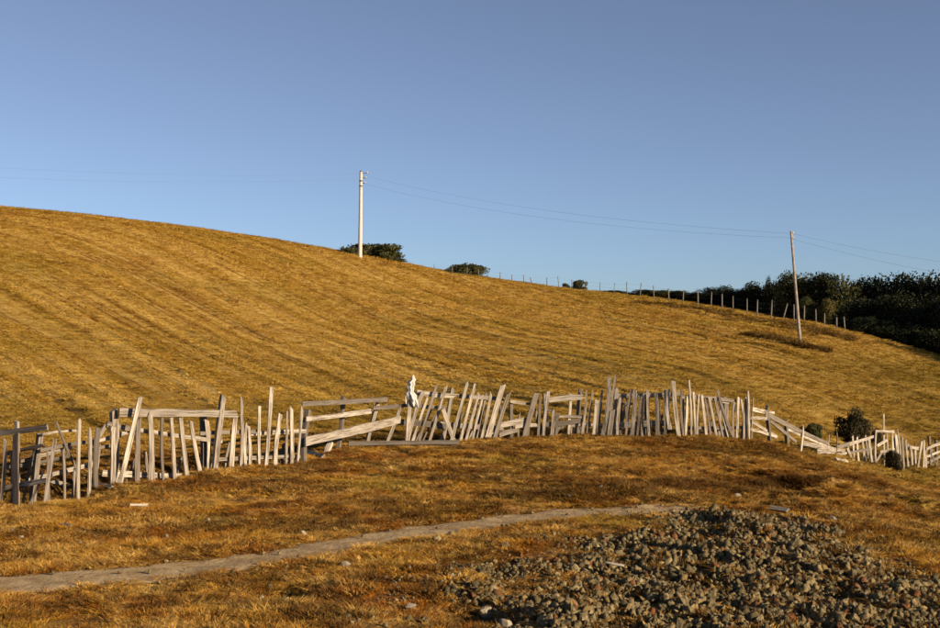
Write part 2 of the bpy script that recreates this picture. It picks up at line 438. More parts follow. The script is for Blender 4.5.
# rubble bank sheet
def rub_h(x, y):
    m = rub_mask(x, y)
    fur = fbm(x * 2.4 + y * .7, y * 1.5 - x * .4, 63, 3)
    return ground_h(x, y) + m * ((fur - .5) * .26 - .01 + (fbm(x * 1.1, y * 1.1, 61, 3) - .5) * .18) - .04 * (1 - smooth01(0, .35, m))
bx_ = np.arange(-2.0, 9.6, .06); by_ = np.arange(9.3, 20.2, .06)
BX, BY = np.meshgrid(bx_, by_, indexing='ij')
BZ = rub_h(BX, BY); BM = rub_mask(BX, BY)
nb = len(by_)
a = (np.arange(len(bx_) - 1)[:, None] * nb + np.arange(nb - 1)[None])
BF = np.stack([a, a + nb, a + nb + 1, a + 1], -1).reshape(-1, 4)
mk = BM.ravel(); keep = (mk[BF] > .02).any(1); BF = BF[keep]
uq, inv = np.unique(BF, return_inverse=True)
BV = np.stack([BX.ravel(), BY.ravel(), BZ.ravel()], -1)[uq]
m_, nt_, b_ = new_mat('rubble_earth'); q_ = NB(nt_); pos_ = q_.n('ShaderNodeNewGeometry').outputs['Position']
c_ = q_.mix(q_.ramp(q_.noise(pos_, 4, 6, .7), .35, .6), (.030, .022, .012), (.12, .085, .042))  # earth darkened so the gaps between stones look shaded
c_ = q_.mix(q_.ramp(q_.noise(pos_, 1.3, 4), .55, .7, 0, .7), c_, (.22, .10, .03))
q_.link(c_, b_.inputs['Base Color']); q_.bump(q_.noise(pos_, 9, 6, .75), 1, .12, b_)
bank = mesh_obj('rubble_bank', BV, inv.reshape(-1, 4), m_, smooth=True)
tag(bank, 'bank of grey brown rubble and stones at lower right', None, None, 'structure')

# ------------------------------------------------------------------ scatter by geometry nodes (stuff only)
def scatter(name, pts, rot, scl, pick, protos, label, cat):
    me = bpy.data.meshes.new(name); me.vertices.add(len(pts))
    me.vertices.foreach_set('co', np.asarray(pts, np.float32).ravel())
    for nm, arr, ty in (('rot', rot, 'FLOAT_VECTOR'), ('scl', scl, 'FLOAT_VECTOR')):
        at_ = me.attributes.new(nm, ty, 'POINT'); at_.data.foreach_set('vector', np.asarray(arr, np.float32).ravel())
    at_ = me.attributes.new('pick', 'INT', 'POINT'); at_.data.foreach_set('value', np.asarray(pick, np.int32))
    o = bpy.data.objects.new(name, me); col.objects.link(o)
    c = bpy.data.collections.new(name + '_sources')
    for p in protos:
        c.objects.link(p)
    ng = bpy.data.node_groups.new(name + '_scatter', 'GeometryNodeTree')
    ng.interface.new_socket('Geometry', in_out='INPUT', socket_type='NodeSocketGeometry')
    ng.interface.new_socket('Geometry', in_out='OUTPUT', socket_type='NodeSocketGeometry')
    N = ng.nodes; L = ng.links
    gi, go = N.new('NodeGroupInput'), N.new('NodeGroupOutput')
    ci = N.new('GeometryNodeCollectionInfo'); ci.inputs['Collection'].default_value = c
    ci.inputs['Separate Children'].default_value = True; ci.inputs['Reset Children'].default_value = True
    ip = N.new('GeometryNodeInstanceOnPoints'); ip.inputs['Pick Instance'].default_value = True
    def attr(nm, ty):
        nd = N.new('GeometryNodeInputNamedAttribute'); nd.data_type = ty; nd.inputs['Name'].default_value = nm
        return nd.outputs['Attribute']
    L.new(gi.outputs[0], ip.inputs['Points']); L.new(ci.outputs[0], ip.inputs['Instance'])
    L.new(attr('pick', 'INT'), ip.inputs['Instance Index'])
    L.new(attr('rot', 'FLOAT_VECTOR'), ip.inputs['Rotation']); L.new(attr('scl', 'FLOAT_VECTOR'), ip.inputs['Scale'])
    L.new(ip.outputs[0], go.inputs[0])
    md = o.modifiers.new('scatter', 'NODES'); md.node_group = ng
    return tag(o, label, cat, None, 'stuff')

def tuft_mesh(name, nbl, mat, lean, seed, wid=.030):
    r = np.random.default_rng(seed); v = []; f = []
    for i in range(nbl):
        a = r.uniform(0, 2 * np.pi); rad = r.uniform(0, 1) ** .6 * .8
        bx, by = rad * math.cos(a), rad * math.sin(a)
        la = a + r.normal(0, .9); ln = lean * r.uniform(.3, 1.3); h = r.uniform(.45, 1.0)
        w = wid * r.uniform(.7, 1.4); fa = r.uniform(0, np.pi); dx, dy = math.cos(fa) * w, math.sin(fa) * w
        lx, ly = math.cos(la) * ln, math.sin(la) * ln
        k = len(v)
        v += [(bx - dx, by - dy, -.12), (bx + dx, by + dy, -.12),
              (bx + lx * .35 - dx * .8, by + ly * .35 - dy * .8, h * .6), (bx + lx * .35 + dx * .8, by + ly * .35 + dy * .8, h * .6),
              (bx + lx, by + ly, h)]
        f += [(k, k+1, k+3, k+2), (k+2, k+3, k+4)]
    me = bpy.data.meshes.new(name); me.from_pydata(v, [], f); me.materials.append(mat)
    return bpy.data.objects.new(name, me)

# grass on the near ground
def in_view(x, y, pad=60):
    px = CX + x / np.maximum(y, .1) * F
    return (px > -pad) & (px < 940 + pad)
def sample(n, r0, r1, dens_pow=1.0):
    # area-uniform when dens_pow = 2; lower crowds the near ground
    u = rng.random(n); r = (r0 ** dens_pow + u * (r1 ** dens_pow - r0 ** dens_pow)) ** (1 / dens_pow)
    a = rng.uniform(R(-24.5), R(24.5), n)
    return r * np.sin(a), r * np.cos(a)
tufts = [tuft_mesh('grass_tuft', 70, M['grass'], .55, s) for s in range(5)]
mats_ = [tuft_mesh('grass_tuft', 90, M['grass'], 1.0, 20 + s, .026) for s in range(3)]
x, y = sample(85000, 9.6, 36, 1.5)
hl = hill01(x, y)
pmk = path_mask(x, y); rmk = rub_mask(x, y)
patch = fbm(x * 1.3, y * 1.3, 51, 4)
pit = np.zeros(len(x)); brk = np.zeros(len(x))
BRK0 = np.array([hit_base(*p)[:2] for p in [(215, 580), (300, 566), (420, 552), (520, 536), (600, 520), (600, 640), (330, 640), (250, 612)]])
brk = smooth01(-.3, .6, poly_sd(x, y, BRK0)) * smooth01(.42, .62, fbm(x * 1.6, y * 1.6, 92, 3))
for cx_, cy_, rr_, dd_ in PITS: pit = np.maximum(pit, np.exp(-((x - cx_) ** 2 + (y - cy_) ** 2) / (rr_ * .9) ** 2))
keep = (pit < .35) & (rng.random(len(x)) > brk * .75) & (rng.random(len(x)) > smooth01(.05, .8, pmk) ** .7 * (1 - .55 * smooth01(2.6, 5.2, x))) & (rng.random(len(x)) > rmk * .93) & (rng.random(len(x)) < .1 + 1.8 * smooth01(.25, .6, patch))
x, y, rmk, patch, hl = x[keep], y[keep], rmk[keep], patch[keep], hl[keep]
z = np.where(rmk > .05, rub_h(x, y), ground_h(x, y))
d = np.hypot(x, y); n = len(x)
wd = rng.uniform(.07, .15, n) * (1 + d / 60); ht = rng.uniform(.010, .030, n) * (.35 + 1.4 * patch) * (1 + .7 * smooth01(.62, .72, fbm(x * .9, y * .9, 53, 3)))
pick = rng.integers(0, 8, n)
scatter('grass', np.stack([x, y, z], 1), np.stack([rng.normal(0, .12, n), rng.normal(0, .12, n), rng.uniform(0, 6.28, n)], 1),
        np.stack([wd, wd, ht * 1.25], 1), pick, tufts + mats_, 'short matted dry grass on the near ground', 'grass')
# hill stubble
htufts = [tuft_mesh('stubble_tuft', 60, M['hillgrass'], .6, 60 + s, .028) for s in range(6)]
x, y = sample(90000, 27, 150, 1.35)
hl = hill01(x, y); s, t = rows(x, y)
rowd = fbm(s * 1.3, t * .03, 21, 4)
keep = (rng.random(len(x)) < hl) & (rng.random(len(x)) < .25 + 1.1 * rowd)
x, y, rowd = x[keep], y[keep], rowd[keep]; n = len(x); d = np.hypot(x, y)
z = ground_h(x, y)
wd = rng.uniform(.13, .26, n) * (1 + d / 90); ht = rng.uniform(.02, .055, n) * (.3 + 1.4 * rowd) * (1 + .6 * smooth01(50, 100, d))
scatter('hill_grass', np.stack([x, y, z], 1), np.stack([rng.normal(0, .1, n), rng.normal(0, .1, n), rng.uniform(0, 6.28, n)], 1),
        np.stack([wd, wd, ht * 1.2], 1), rng.integers(0, 6, n), htufts, 'short mown straw stubble covering the hill', 'grass')
# darker wiry weeds: patches on near ground, on rubble, under the fence, and a dark strip standing in for shade on the bank by the leaning pole
weeds = [tuft_mesh('weed_tuft', 50, M['weed'], .7, 40 + s, .04) for s in range(4)]
x, y = sample(70000, 9.8, 30, 1.5)
wm = np.maximum(smooth01(.53, .66, fbm(x * .6, y * .6, 71, 4)), .8 * smooth01(.58, .70, fbm(x * 2.2, y * 2.2, 73, 3))); rm = rub_mask(x, y)
pw = np.clip(wm * .6 * (1 - rm) + rm * .13, 0, .9) * (1 - smooth01(.1, .4, path_mask(x, y))) * (1 - hill01(x, y))
kp = rng.random(len(x)) < pw
X1 = np.stack([x[kp], y[kp]], 1)
def strip(pts, n, w):
    P = np.array([hit(*p)[:2] for p in pts]); u = rng.uniform(0, len(P) - 1, n); i = u.astype(int); i = np.minimum(i, len(P) - 2)
    q = P[i] + (P[i + 1] - P[i]) * (u - i)[:, None]
    return q + rng.normal(0, w, (n, 2))
X2 = np.vstack([strip([(750, 334), (775, 339), (800, 346.5), (822, 351)], 520, .22), strip([(640, 303), (720, 313), (790, 325), (850, 340)], 500, .8)])
XD = []
for fx, fy, nx, ny, ww in FLINE:
    k_ = int(26 * ww); u_ = rng.normal(.8, .3, k_); XD.append(np.stack([fx + nx * u_ + rng.normal(0, .12, k_), fy + ny * u_ + rng.normal(0, .12, k_)], 1))
X3 = np.vstack(XD + [strip([(750, 446), (800, 456), (850, 474), (940, 482)], 1300, .35), strip([(745, 492), (770, 494), (790, 488), (812, 481)], 900, .16),
                strip([(690, 450), (760, 452)], 500, .5), strip([(640, 489), (690, 486), (750, 488), (800, 484)], 2300, .30), strip([(500, 497), (570, 492), (640, 490)], 900, .25), strip([(860, 480), (940, 520)], 700, .7)])
hk = rng.random(2600); hx, hy = sample(2600, 34, 120, 1.5); s_, t_ = rows(hx, hy)
kk = vnoise(s_ * 1.1, t_ * .22, 41) > .83
X4 = np.stack([hx[kk], hy[kk]], 1)
XY = np.vstack([X1, X2, X3, X4]); n = len(XY); big = np.r_[np.zeros(len(X1)), np.ones(len(X2)), np.zeros(len(X3)), np.ones(len(X4)) * .35]
z = np.where(rub_mask(XY[:, 0], XY[:, 1]) > .05, rub_h(XY[:, 0], XY[:, 1]), ground_h(XY[:, 0], XY[:, 1]))
wd = rng.uniform(.07, .16, n) * (1 + 2.2 * big); ht = rng.uniform(.025, .07, n) * (1 + 2.4 * big)
scatter('dry_weeds', np.c_[XY, z], np.stack([rng.normal(0, .2, n), rng.normal(0, .2, n), rng.uniform(0, 6.28, n)], 1),
        np.stack([wd, wd, ht], 1), rng.integers(0, 4, n), weeds, 'dark brown wiry weeds among grass and rubble', 'weeds')

# ------------------------------------------------------------------ stones
def clod_mesh(name, seed, mat):
    """Jagged lump: a 42-point ball pushed in and out."""
    r = np.random.default_rng(seed); bm = bmesh.new()
    bmesh.ops.create_icosphere(bm, subdivisions=2, radius=1)
    st = np.array([1, r.uniform(.55, .9), r.uniform(.6, .95)])
    for v in bm.verts:
        k = r.uniform(.62, 1.22) if r.random() < .75 else r.uniform(.4, 1.4)
        v.co = Vector(np.array(v.co[:]) * k * st)
    me = bpy.data.meshes.new(name); bm.to_mesh(me); bm.free(); me.materials.append(mat)
    return me
def hull_mesh(name, seed, mat, npt=15):
    r = np.random.default_rng(seed); bm = bmesh.new()
    p = r.normal(size=(npt, 3)); p /= np.linalg.norm(p, axis=1)[:, None]
    p *= r.uniform(.75, 1.1, (npt, 1)) * np.array([1, r.uniform(.6, .9), r.uniform(.5, .85)])
    for q in p: bm.verts.new(q)
    res = bmesh.ops.convex_hull(bm, input=bm.verts)
    bmesh.ops.delete(bm, geom=[e for e in res['geom_interior'] if isinstance(e, bmesh.types.BMVert)], context='VERTS')
    bmesh.ops.recalc_face_normals(bm, faces=bm.faces)
    me = bpy.data.meshes.new(name); bm.to_mesh(me); bm.free(); me.materials.append(mat)
    return me
SM = [(clod_mesh if i < 7 else hull_mesh)('stone', 100 + i, M['stone']) for i in range(14)]
x = rng.uniform(-1.8, 9.5, 150000); y = rng.uniform(9.5, 20, 150000)
mk = rub_mask(x, y); k = rng.random(len(x)) < mk ** 1.3 * (.35 + .65 * smooth01(.35, .55, fbm(x * 2.6, y * 1.4, 95, 3)))
x, y, mk = x[k][:24000], y[k][:24000], mk[k][:24000]
size = (.013 + .044 * rng.random(len(x)) ** 1.9 + .026 * (rng.random(len(x)) > .985)) * (.5 + .6 * mk)
shows = np.where(in_view(x, y, 0) & (y > 11.2), size / y, 0)
order = np.argsort(-shows)
z = rub_h(x, y)
for i in order[:300]:
    o = bpy.data.objects.new('stone', SM[rng.integers(14)]); col.objects.link(o); o.parent = bank
    s = size[i]
    o.location = (x[i], y[i], z[i] + s * .25); o.scale = (s * rng.uniform(.8, 1.2), s * rng.uniform(.8, 1.2), s * rng.uniform(1.2, 1.9))
    o.rotation_euler = (rng.normal(0, .6), rng.normal(0, .6), rng.uniform(0, 6.28))
def euler_R(rx, ry, rz):
    cx, sx, cy, sy, cz, sz = np.cos(rx), np.sin(rx), np.cos(ry), np.sin(ry), np.cos(rz), np.sin(rz)
    return np.array([[cz*cy, cz*sy*sx-sz*cx, cz*sy*cx+sz*sx], [sz*cy, sz*sy*sx+cz*cx, sz*sy*cx-cz*sx], [-sy, cy*sx, cy*cx]])
HV = []; HF = []
for me in SM:
    HV.append(np.array([v.co[:] for v in me.vertices])); HF.append(np.array([p.vertices[:] for p in me.polygons if len(p.vertices) == 3]))
vv = []; ff = []; base = 0
for i in order[300:]:
    s = size[i]; m = rng.integers(14) if s > .036 else rng.integers(7, 14)
    P = (HV[m] * (s * rng.uniform(.8, 1.2, 3) * np.array([.9, .9, 1.6]))) @ euler_R(rng.normal(0, .6), rng.normal(0, .6), rng.uniform(0, 6.28)).T
    vv.append(P + (x[i], y[i], z[i] + s * .2)); ff.append(HF[m] + base); base += len(P)
small = mesh_obj('small_stones', np.vstack(vv), np.vstack(ff), M['stones'], bank)
small['kind'] = 'stuff'
BROKEN = np.array([hit_base(*p)[:2] for p in [(215, 580), (300, 566), (420, 552), (520, 536), (600, 520), (600, 640), (330, 640), (250, 612)]])
# gravel and chips strewn in the grass and on the path's edges
x, y = sample(26000, 10.5, 24, 1.4)
pd, hw = path_dist(x, y)
pr = .02 + .12 * smooth01(.52, .68, fbm(x * .8, y * .8, 91, 3)) + .10 * np.exp(-((pd / hw - .8) / .5) ** 2) + .55 * smooth01(-1.6, .2, poly_sd(x, y, RUB)) + .8 * smooth01(-.3, .6, poly_sd(x, y, BROKEN)) * smooth01(.42, .62, fbm(x * 1.6, y * 1.6, 92, 3)) + .25 * np.exp(-((y - 20.2) / 1.0) ** 2) * smooth01(-.5, 1, x) * (x < 4)
k = rng.random(len(x)) < pr * .5
x, y = x[k], y[k]; z = ground_h(x, y)
vv = []; ff = []; base = 0
for i in range(len(x)):
    m = rng.integers(7, 14); s = .010 + .036 * rng.random() ** 2.6
    P = (HV[m] * s) @ euler_R(rng.normal(0, .4), rng.normal(0, .4), rng.uniform(0, 6.28)).T
    vv.append(P + (x[i], y[i], z[i] + s * .5)); ff.append(HF[m] + base); base += len(P)
tag(mesh_obj('gravel', np.vstack(vv), np.vstack(ff), M['stones']), 'small stone chips strewn through the grass and path edges', 'gravel', None, 'stuff')

LOOSE = [  # px, py, width px, height px, material, label
 (12, 531, 7, 4, 'pale', 'small whitish stone in the grass near the left edge, left of its twin'),
 (21, 538, 7, 4, 'pale', 'small whitish stone in the grass near the left edge, right of its twin'),
 (80, 543.5, 4, 3, 'pale', 'tiny white stone in the grass above the left part of the path'),
 (167, 537.5, 6, 4, 'pale', 'small white stone alone in the grass above the footpath'),
 (197, 518, 5, 3, 'pale', 'flat pale stone in the grass below the hung top board, left of a pair'),
 (208, 521.5, 5, 4, 'pale', 'whiter stone of the pair in the grass below the hung top board'),
 (303, 534, 8, 6, 'pale', 'grey white stone above the footpath beside dark weeds'),
 (262, 601, 5, 6, 'pale', 'bright white stone left of the dark hollow below the path'),
 (270, 589, 8, 6, 'stone', 'tan stone on the left rim of the dark hollow'),
 (289, 596, 7, 6, 'stone', 'tan stone on the right rim of the dark hollow'),
 (286, 602, 8, 6, 'stone', 'grey stone at the lower edge of the dark hollow'),
 (345, 566, 12, 6, 'pale', 'pale crumbled stone right below the footpath'),
 (437, 540, 10, 7, 'stone', 'grey stone at the lower edge of the footpath'),
 (450, 536, 8, 5, 'stone', 'smaller brown stone by the lower path edge, right of the grey one'),
 (411, 608, 12, 7, 'pale', 'pale stone in brown grass left of the rubble'),
 (452, 579, 10, 5, 'pale', 'flat pale stone at the left end of the rubble'),
 (487, 613, 17, 14, 'pale', 'large pale boulder at the bottom beside the dark gap'),
 (505, 621, 17, 13, 'pale', 'large pale boulder at the bottom edge, right of the other boulder'),
 (505, 546, 10, 6, 'stone', 'brownish stone in the grass above the left rubble'),
 (569, 497, 8, 5, 'pale', 'pale stone above the footpath in the middle'),
 (554, 491, 6, 5, 'stone', 'dark grey stone above the footpath in the middle'),
 (601, 489, 6, 4, 'pale', 'small pale stone on the grass above the end of the path'),
 (738, 497, 8, 6, 'pale', 'pale stone standing at the top end of the path'),
 (832, 520, 9, 5, 'pale', 'pale stone at the upper right edge of the rubble'),
]
LM = {k: [hull_mesh('loose_stone', 300 + i + (50 if k == 'pale' else 0), M[k], 26) for i in range(6)] for k in ('pale', 'stone')}
for i, (px, py, w, h, mt, lab) in enumerate(LOOSE):
    p = hit(px, py + h * .4); d = p.y; x_, y_ = p.x, p.y
    zz = float(rub_h(np.array([x_]), np.array([y_]))[0]) if float(rub_mask(np.array([x_]), np.array([y_]))[0]) > .05 else gz(x_, y_)
    o = bpy.data.objects.new('stone', LM[mt][i % 6]); col.objects.link(o)
    sx, sz = w * d / F / 2 * .85, h * d / F / 2 * .8
    o.scale = (sx * 1.25, sx, sz * 1.7 + .02); o.location = (x_, y_, zz + sz * .8 + .015)
    o.rotation_euler = (0, rng.normal(0, .2), rng.uniform(-.6, .6))
    tag(o, lab, 'stone', 'loose stones in the grass')

# ------------------------------------------------------------------ wooden fence
def FD(px): return float(np.interp(px, DL[:, 0], DL[:, 1]))
def plank(parent, name, p0, p1, w, th, xdir, tone, end='flat', label=None):
    """A sawn board from p0 (foot) to p1 (top): length on local z, width on x, thickness on y."""
    p0, p1 = Vector(p0), Vector(p1); ax = p1 - p0; L = ax.length; zd = ax.normalized()
    xd = (Vector(xdir) - zd * Vector(xdir).dot(zd)).normalized(); yd = zd.cross(xd)
    nseg = 5 if L > .5 else 3; vs = []; fs = []
    lb = L if L < 1.6 else .35; b1, b2 = random.gauss(0, .017) * lb, random.gauss(0, .012) * lb
    wj = random.uniform(-.22, .15); cut = random.choice([.1, .2, .3, .5, .5, 1.2]) * random.choice([-1, 1]) * w
    for k in range(nseg + 1):
        t = k / nseg; s = math.sin(math.pi * t)
        ww = w * (1 + wj * (t - .5)) * (1 + random.uniform(-.10, .10)); tt = th * (1 + random.uniform(-.08, .08))
        ox, oy = b1 * s, b2 * s; zz = L * t
        for sx, sy in ((-1, -1), (1, -1), (1, 1), (-1, 1)):
            zc = zz + (sx * cut * .5 if k == nseg else 0) + (random.uniform(-.02, .02) * w if 0 < k < nseg else 0)
            vs.append((ox + sx * ww / 2, oy + sy * tt / 2, zc))
    for k in range(nseg):
        a = k * 4
        for q in range(4): fs.append((a + q, a + (q + 1) % 4, a + 4 + (q + 1) % 4, a + 4 + q))
    fs.append((3, 2, 1, 0)); a = nseg * 4
    if end == 'point':
        vs.append((b1 * 0 + random.uniform(-.3, .3) * w, 0, L + w * random.uniform(.5, 1.0))); c = len(vs) - 1
        for q in range(4): fs.append((a + q, a + (q + 1) % 4, c))
    else: fs.append((a, a + 1, a + 2, a + 3))
    me = bpy.data.meshes.new(name); me.from_pydata(vs, [], fs); me.materials.append(M['wood'])
    o = bpy.data.objects.new(name, me); col.objects.link(o)
    mw = Matrix((xd, yd, zd)).transposed().to_4x4(); mw.translation = p0
    if parent is not None:
        mw.translation = p0 - parent.location; o.parent = parent
    o.matrix_local = mw; o['tone'] = float(tone)
    return o
def tangent(px):
    a = at(px - 12, 400, FD(px - 12)); b = at(px + 12, 400, FD(px + 12)); t = b - a; t.z = 0
    return t.normalized()
def picket(parent, bx, by, tx, ty, w, off=0., tone=.5, name='picket', th=.022, ground=True, end=None):
    d0, d1 = FD(bx) + off, FD(tx) + off
    if abs(bx - tx) > 12: d1 = d0 + (d1 - d0) * .5
    off += random.uniform(-.012, .012)
    p0, p1 = at(bx, by, d0), at(tx, ty, d1)
    t = tangent(bx); ob = max(.72, abs(t.x) + .1 * abs(t.y))
    ww = w * d0 / F / ob * .80
    ax = (p1 - p0).normalized(); g0 = gz(p0.x, p0.y)
    if ground and p0.z > g0 - .1: p0 = p0 - ax * ((p0.z - g0 + .12) / max(ax.z, .3))
    tw = random.gauss(0, .10); xd = Matrix.Rotation(tw, 3, 'Z') @ t
    return plank(parent, name, p0, p1, ww, min(th, ww * .8), xd, tone, end or random.choice(['flat', 'flat', 'point']))
def rail(parent, ax_, ay, bx, by, w, off=.05, tone=.4, name='rail', th=.03):
    off += random.uniform(-.01, .01)
    p0, p1 = at(ax_, ay, FD(ax_) + off), at(bx, by, FD(bx) + off)
    t = (p1 - p0).normalized(); up = Vector((0, 0, 1)); nrm = t.cross(up).normalized()
    return plank(parent, name, p0, p1, w * (p0.y + p1.y) / 2 / F, th, nrm.cross(t), tone)
def post(parent, bx, by, tx, ty, w, off=.12, tone=.25): return picket(parent, bx, by, tx, ty, w, off, tone, 'post', th=.11, end='flat')
FG = 'sections of the ramshackle wooden fence'
def fence(px, py, label):
    d = FD(px); p = at(px, py, d); o = empty('wooden_fence', (p.x, p.y, gz(p.x, p.y)))
    return tag(o, label, 'fence', FG)

f = fence(50, 500, 'collapsed grey fence section with crossing sagging rails at the left edge')
for a in [(1,496,5.5,440,4,-.02,.55),(16.5,501,16,434,9.5,-.03,.35),(45.5,503,55,440,4.5,-.12,.7),(78.5,495,79.5,421,4,-.04,.6),(88.5,491,90,430,4.5,-.02,.4),(97,488,98,428,7,.02,.3)]: picket(f, *a)
post(f, 17, 499, 17, 421, 5, .14, .4); post(f, 33, 497, 40, 434, 7, .4, .35)
picket(f, 77, 470, 56, 422, 3, .2, .25, 'brace', ground=False)
for a in [(-8,433.5,47.5,427,5.6,.045,.5),(42,434.5,76,430.5,2.2,.3,.35),(5,454,44,445,4,.22,.4),(40,450.5,86,442,3.2,.25,.5),(18,462,72,447,3,.3,.4),(3,467,68,456,3.4,.2,.5),(26,481,97,463,4.6,.26,.35),(3,488.5,47,480,5,.1,.55)]: rail(f, *a)

f = fence(165, 485, 'bleached pickets below a long grey top board, tall stick leaning across')
for a in [(112.5,482,113,428,5.5,-.02,.8),(138,474,139,419,4.5,.02,.3),(150,483,150,416,6,-.02,.55),(163.5,478,162,417,3,0,.5),(175,484,171,417,4.6,-.02,.85),(188,484,180.5,417,5,-.03,.85),(202,480,191,421,4,-.02,.7),(207.5,473,206.5,420,4.5,-.01,.85),(231.5,469,235.5,415,5.5,-.02,.9)]: picket(f, *a)
picket(f, 120, 484, 140.5, 397, 5, -.13, .95, end='flat'); picket(f, 215, 469, 223, 396, 5.5, -.12, .6, th=.07, end='flat')
post(f, 113, 480, 113.3, 410, 6.5, .13, .2); post(f, 204, 474, 203, 416, 5, .14, .05)
for a in [(92,444,106,425,4,.16,.3),(93,441.5,128,432,4,.2,.45),(92,450,115,445,3,.2,.45),(107,424,131,429,5,.1,.55),(131,429,222,441.5,3.8,.07,.55)]: rail(f, *a)
rail(f, 119, 412.5, 237, 414, 7.4, -.06, .5, 'top_board', .028); rail(f, 102, 473, 215, 477.5, 5.5, .05, .5)
rail(f, 200, 433.5, 257, 431.5, 4, .05, .6)

f = fence(270, 468, 'row of loose bleached pickets with one very tall stick left of the gap')
for a in [(241,472,241.5,398,3.5,-.03,.95),(246,464,246,424,3,-.02,.85),(249.5,463,248.5,426,3.5,0,.9),(259.5,469,259.5,406,3,-.02,.9),(266,467,271.5,387,4,-.03,.75),(276,468,280.5,414,4.6,-.02,.95),(286,466,287,411,2.5,-.01,.85),(291.5,467,291,409,4,-.02,.95),(297,467,302,408,3.5,-.03,.9)]: picket(f, *a)
post(f, 305, 452, 308, 410, 5, .12, .3)
rail(f, 213, 459.5, 300, 456, 3.5, .04, .5); rail(f, 244, 434, 306, 431, 4, .05, .55)

f = fence(350, 447, 'broken fence gap with a wide fallen plank slanting between two thin rails')
rail(f, 302, 404, 387, 399.3, 4.6, .0, .3, 'rail'); rail(f, 306, 419, 371, 411, 4.8, .12, .3); rail(f, 373, 408, 408, 405, 3.6, .05, .3)
rail(f, 305, 441.5, 400, 419.5, 8.6, -.12, .12, 'wide_plank', .04)
post(f, 338, 447, 343, 397, 4, .08, .3); post(f, 368, 440, 378, 403, 4, .2, .25); post(f, 327, 452, 331, 442, 5, 0, .5)
picket(f, 388.5, 439, 400, 409, 4.2, -.2, .45)

f = fence(450, 444, 'tilted grey pickets leaning right beside the white rag')
post(f, 407, 443, 410.5, 392, 5, -.10, .75)
for a in [(410,434,423,391,4.6,.02,.35),(415,434,427,399,3.6,.05,.3),(422,434,437,386,3,.03,.25),(432,433,446,387,3.5,.02,.4),(453,435,467,384,4,.02,.4),(461.5,436,475,383.5,3.6,.0,.65),(466.5,438,478.5,394,3.5,.04,.3),(473,438,483,395,3,.06,.4),(476,439,486,393,2.5,.09,.35),(481,440,491,393,3.5,.03,.35)]: picket(f, *a)
picket(f, 487, 441, 503, 385, 7.5, -.03, .5, end='flat'); picket(f, 494, 441, 509, 393, 5, .03, .4, end='flat')
post(f, 443, 436, 452.5, 388, 4.5, .14, .35); picket(f, 456, 446, 443, 409, 5, -.15, .5, 'brace', end='flat')
rail(f, 417, 392.5, 456, 396, 5, .07, .6); rail(f, 458, 396, 503, 399, 4, .08, .55); rail(f, 398, 422, 446, 427, 6, .08, .4); rail(f, 440, 424, 503, 428, 5, .09, .45)
rail(f, 405, 404.5, 446, 407, 3.5, .11, .35)

f = fence(540, 440, 'gappy fence section with twisted rails between two leaning wide boards')
picket(f, 523.5, 443, 536.5, 393, 6.8, -.03, .45, end='flat')
for a in [(518,443,519.5,414,2.6,.03,.3),(537.5,441,540,396,3,.02,.2),(543,440,548.5,391,4.2,-.03,.85),(551,442,553.5,411,4,.0,.7),(556,441,557.5,414,4,.03,.5)]: picket(f, *a)
post(f, 568.5, 437, 570.8, 393.5, 3.6, .1, .7); post(f, 578.5, 437, 581, 389, 5, .16, .05); post(f, 544, 438, 545, 394, 5, .16, .05); post(f, 511.5, 438, 511, 403, 4, .16, .05)
for a in [(510,401,532,404,3,.06,.5),(499,425.5,531,419.5,5.5,.05,.5),(515,426,537,425,4,.03,.55),(499,435,518,430,4.6,.02,.6),(549,400,583,397,5,.05,.5),(558,416.5,583,417,2.4,.03,.5),(548,409,559,417,2.5,.03,.3),(546,424.5,583,419.5,5,.05,.4),(566,426,582,424,3.5,.12,.5),(546,440,563,426,3,.1,.55)]: rail(f, *a)

f = fence(630, 438, 'dense run of thin grey pickets with two tall slats rising from it')
for a in [(582,437,587,391.5,3,0,.75),(587,438,593,391,2.6,.05,.35),(593,438,597,400,4,0,.4),(598,436,602.5,390,3,.06,.5),(602,437,609.5,378.5,4.6,.0,.4),(607,437,615,377,3,.04,.6),(612,437,617,390,5,.08,.35),(610,438,613,410,5,-.03,.6),(617,437,620,398,3.6,.02,.65),(626,437,631.5,389,3,0,.85),(631.5,437,635,390,4.7,-.02,.8),(636.5,438,639,397,2.6,.02,.5),(642.5,436,642.5,396,3.2,.05,.45),(649.5,435,647.5,390,3.2,.02,.5),(656,436,655,392,3,0,.55),(659,435,658,393,2.6,.04,.4)]: picket(f, *a)
picket(f, 665.5, 430, 664.5, 390, 3, -.02, .5, ground=False); picket(f, 670, 429.5, 668, 389, 4.6, -.04, .95, ground=False, end='flat')
post(f, 620, 436, 622, 394, 4, .18, .2); post(f, 647, 436, 646, 391, 4, .18, .1)
rail(f, 613, 396, 682, 394, 4.2, .1, .5); rail(f, 613, 425.5, 670, 423, 6, .09, .6); rail(f, 582, 424, 614, 426, 4, .1, .4); rail(f, 619, 403.5, 633, 404, 2, .12, .5)

